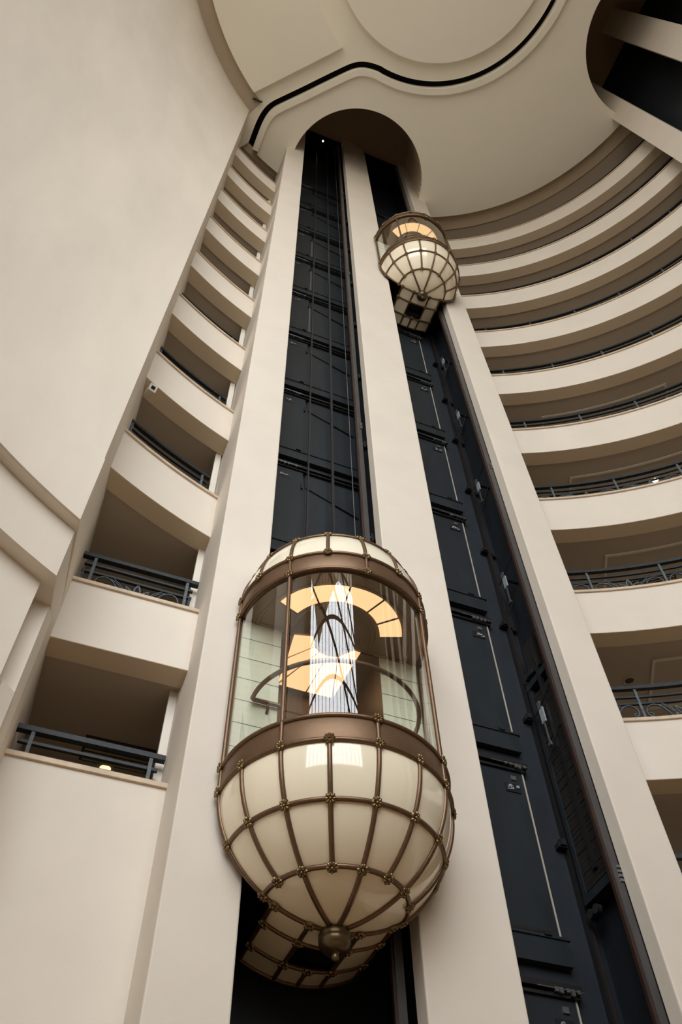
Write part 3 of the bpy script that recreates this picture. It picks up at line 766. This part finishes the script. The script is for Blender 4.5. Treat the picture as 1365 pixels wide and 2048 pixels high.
    # luminous ceiling panels: half ring at the front, fan at the rear
    def lampsec(pin, pout, name='light_panel'):
        m = MB(); n_ = len(pin)
        m.add([(p[0], p[1], 2.625) for p in pin] + [(p[0], p[1], 2.625) for p in pout], [(i, i + 1, n_ + i + 1, n_ + i) for i in range(n_ - 1)])
        m.build(name, LAMPP, root)
    segs = [(158, 127.4), (126.8, 96.3), (95.7, 65.3), (64.7, 42.3), (41.7, 20)]
    for a0, a1 in segs:
        q = [D(a0 + (a1 - a0) * i / 10) for i in range(11)]
        lampsec([(.62 * cos(a) - .03, -.62 * sin(a) - .13) for a in q], [(.91 * cos(a) - .03, -.91 * sin(a) - .13) for a in q])
    inn = lambda a: (.30 * cos(D(a)) + .03, .30 * sin(D(a)) - .08)
    lampsec([inn(175), inn(140)], [(-.52, .0), (-.47, .42)])
    lampsec([inn(138), inn(118)], [(-.47, .45), (-.44, .93)])
    lampsec([inn(116), inn(92)], [(-.42, .95), (-.02, .96)])
    lampsec([inn(90), inn(64)], [(.0, .96), (.36, .95)])
    lampsec([inn(62), inn(15)], [(.38, .93), (.42, .0)])
    m = MB()
    for a0, a1 in segs:
        for a in (a0, a1): m.bar((.62 * cos(D(a)) - .03, -.62 * sin(D(a)) - .13, 2.62), (.91 * cos(D(a)) - .03, -.91 * sin(D(a)) - .13, 2.62), .012, .012)
    m.build('light_frame', DARKB, root)
    # cabin walls
    for s in (-1, 1):
        x0, x1 = sorted((s * .69, s * 1.215))
        m = MB(); m.box(x0, x1, .0, .02, .28, 2.64); fl = m.build('flank_panel', PANELG, root)
        m = MB()
        for q in range(1, 7): m.box(x0, x1, -.003, .001, .28 + q * .34, .286 + q * .34)
        m.build('panel_joint', DARKB, fl)
        m = MB(); x0, x1 = sorted((s * .69, s * .71)); m.box(x0, x1, .03, YE, .28, 2.64); m.build('side_wall', WOODB, root)
    m = MB(); m.box(-.69, .69, YE - .02, YE, .28, 2.64); m.build('cabin_door', WOODB, root)
    m = MB(); m.box(-.004, .004, YE - .024, YE - .02, .28, 2.3); m.box(-.69, .69, YE - .026, YE - .02, 2.28, 2.3); m.build('door_joint', DARKB, root)
    m = MB(); m.box(-.69, .69, .03, YE, 2.68, 3.1); m.build('roof_box', DARKB, root)
    # handrail
    zr = 1.31
    pts = [(-.66, -.05, zr), (-1.0, -.05, zr)] + [(1.02 * cos(a), -.07 - .95 * sin(a), zr) for a in [pi - pi * i / 32 for i in range(33)]] + [(1.0, -.05, zr), (.66, -.05, zr)]
    m = MB(); m.tube(pts, .028, 10); m.build('handrail', BRONZEL, root)
    for x in (-.82, .82):
        m = MB(); m.tube([(x, -.05, zr), (x, -.045, zr - .09), (x, .0, zr - .12)], .016, 8); m.build('handrail_bracket', BRONZEL, root)
    return root
car1 = make_car()
car2 = copy_tree(car1)
car1.location = (1.3316, 0, 5.3913); car2.location = (4.3509, 0, 25.0993)
tag(car1, 'large nearer glass lift with bronze ribs and cream bowl, low on the left shaft', 'elevator', 'glass lifts')
tag(car2, 'small far glass lift with bronze ribs and cream bowl, high on the right shaft', 'elevator', 'glass lifts')

# ------------------------------------------------------------------ small fittings
root = empty('security_camera', (-2.02, .42, 13.90)); tag(root, 'white boxy security camera under the left balcony, fixed beside the big curved wall', 'camera')
d = Vector((.25, -.75, -.45)).normalized()
m = MB(); m.bar(-d * .12, d * .10, .13, .12); m.build('housing', WPLAST, root)
m = MB(); m.bar(d * .10, d * .125, .15, .15); m.build('front_bezel', WPLAST, root)
m = MB(); m.bar(d * .12, d * .13, .075, .07); m.build('lens_window', BLKGL, root)
m = MB(); m.tube([(0, .05, .03), (-.03, .08, .10)], .02, 8); m.build('mount', WPLAST, root)
def downlight(x, y, z, lit, label, glow=None):
    root = empty('ceiling_downlight', (x, y, z)); tag(root, label, 'light', None)
    m = MB(); m.lathe([(.08, 0), (.085, -.015), (.13, -.015), (.135, 0)], n=24); m.build('trim_ring', SOFFIT if lit else SHADEFIT, root)
    m = MB(); m.lathe([(.001, -.012), (.05, -.010), (.085, -.004)], n=24); m.build('lens', glow or (LAMPW if lit else DARKB), root)
downlight(10.17, .315, cap(6) - HP + .045, True, 'bright lit downlight glimpsed through the seventh right railing')
downlight(8.0, 1.60, cap(8) - HP + .045, False, 'unlit round ceiling fitting under the right gallery, left of the ceiling moulding')
downlight(-.95, 3.25, 7.825, True, 'warm lit downlight glimpsed behind the lowest left railing', LAMPO)
def vent(x, y, z, rz, label):
    root = empty('ceiling_vent', (x, y, z), rz); tag(root, label, 'vent')
    m = MB(); m.box(-.5, .5, -.28, .28, -.012, 0); m.build('frame', DARKB, root)
    for q in range(7):
        m = MB(); m.box(-.46, .46, -.24 + q * .075, -.215 + q * .075, -.03, -.012); m.build('slat', SHADEFIT, root)
vent(9.6, 1.35, cap(7) - HP + .045, D(-40), 'dark slatted ceiling vent glimpsed through the right railing, under the seventh gallery')
vent(-.85, 2.9, 7.825, 0, 'dark slatted ceiling vent behind the lowest left railing')
root = empty('ceiling_spotlight', (-2.0, -1.1, ZC - .02)); tag(root, 'small dark spotlight cluster on the ceiling near the top of the big left wall', 'light')
for q in range(3):
    m = MB(); m.tube([(q * .12 - .12, 0, 0), (q * .12 - .10, -.03, -.10 - .02 * q)], .045, 8, smooth=False); m.build('lamp_head', DARKB, root)
m = MB(); m.box(-.2, .2, -.03, .03, 0, .06); m.build('base_bar', DARKB, root)

# ------------------------------------------------------------------ daylight
w = bpy.data.worlds.new('sky'); SC.world = w; w.use_nodes = True; nt = w.node_tree
bg = nt.nodes['Background']; bg.inputs['Strength'].default_value = 1.0
tc = nt.nodes.new('ShaderNodeTexCoord'); sx = nt.nodes.new('ShaderNodeSeparateXYZ'); nt.links.new(tc.outputs['Generated'], sx.inputs[0])
rm = nt.nodes.new('ShaderNodeValToRGB'); nt.links.new(sx.outputs['Z'], rm.inputs['Fac'])
mr = nt.nodes.new('ShaderNodeMapRange'); mr.inputs['From Min'].default_value = -1; mr.inputs['From Max'].default_value = 1
nt.links.new(sx.outputs['Z'], mr.inputs['Value']); nt.links.new(mr.outputs[0], rm.inputs['Fac'])
e = rm.color_ramp.elements; e[0].position = .0; e[0].color = (1.1, 1.0, .88, 1); e[1].position = 1.0; e[1].color = (4.6, 4.7, 4.85, 1)
x = e.new(.48); x.color = (1.5, 1.4, 1.25, 1); x = e.new(.53); x.color = (4.4, 4.4, 4.4, 1)
nt.links.new(rm.outputs['Color'], bg.inputs['Color'])
# light portal in the window opening guides the sampling of the sky
al = bpy.data.lights.new('window_portal', 'AREA'); al.shape = 'RECTANGLE'; al.size = W1 - W0; al.size_y = WZ1 - WZ0
al.cycles.is_portal = True
ao = bpy.data.objects.new('window_portal', al); COL.objects.link(ao)
c = WP((W0 + W1) / 2, -.02); zax = Vector((nx, ny, 0)); xax = Vector((tx, ty, 0)); yax = zax.cross(xax)
mm = Matrix((xax, yax, zax)).transposed().to_4x4(); mm.translation = Vector((c[0], c[1], (WZ0 + WZ1) / 2)); ao.matrix_world = mm
SC.cycles.max_bounces = 10; SC.cycles.diffuse_bounces = 6; SC.cycles.transparent_max_bounces = 16
SC.cycles.use_denoising = True
SC.cycles.sample_clamp_indirect = 6
SC.view_settings.view_transform = 'Standard'; SC.view_settings.look = 'None'; SC.view_settings.exposure = 0.72; SC.view_settings.gamma = 1; SC.view_settings.use_curve_mapping = False
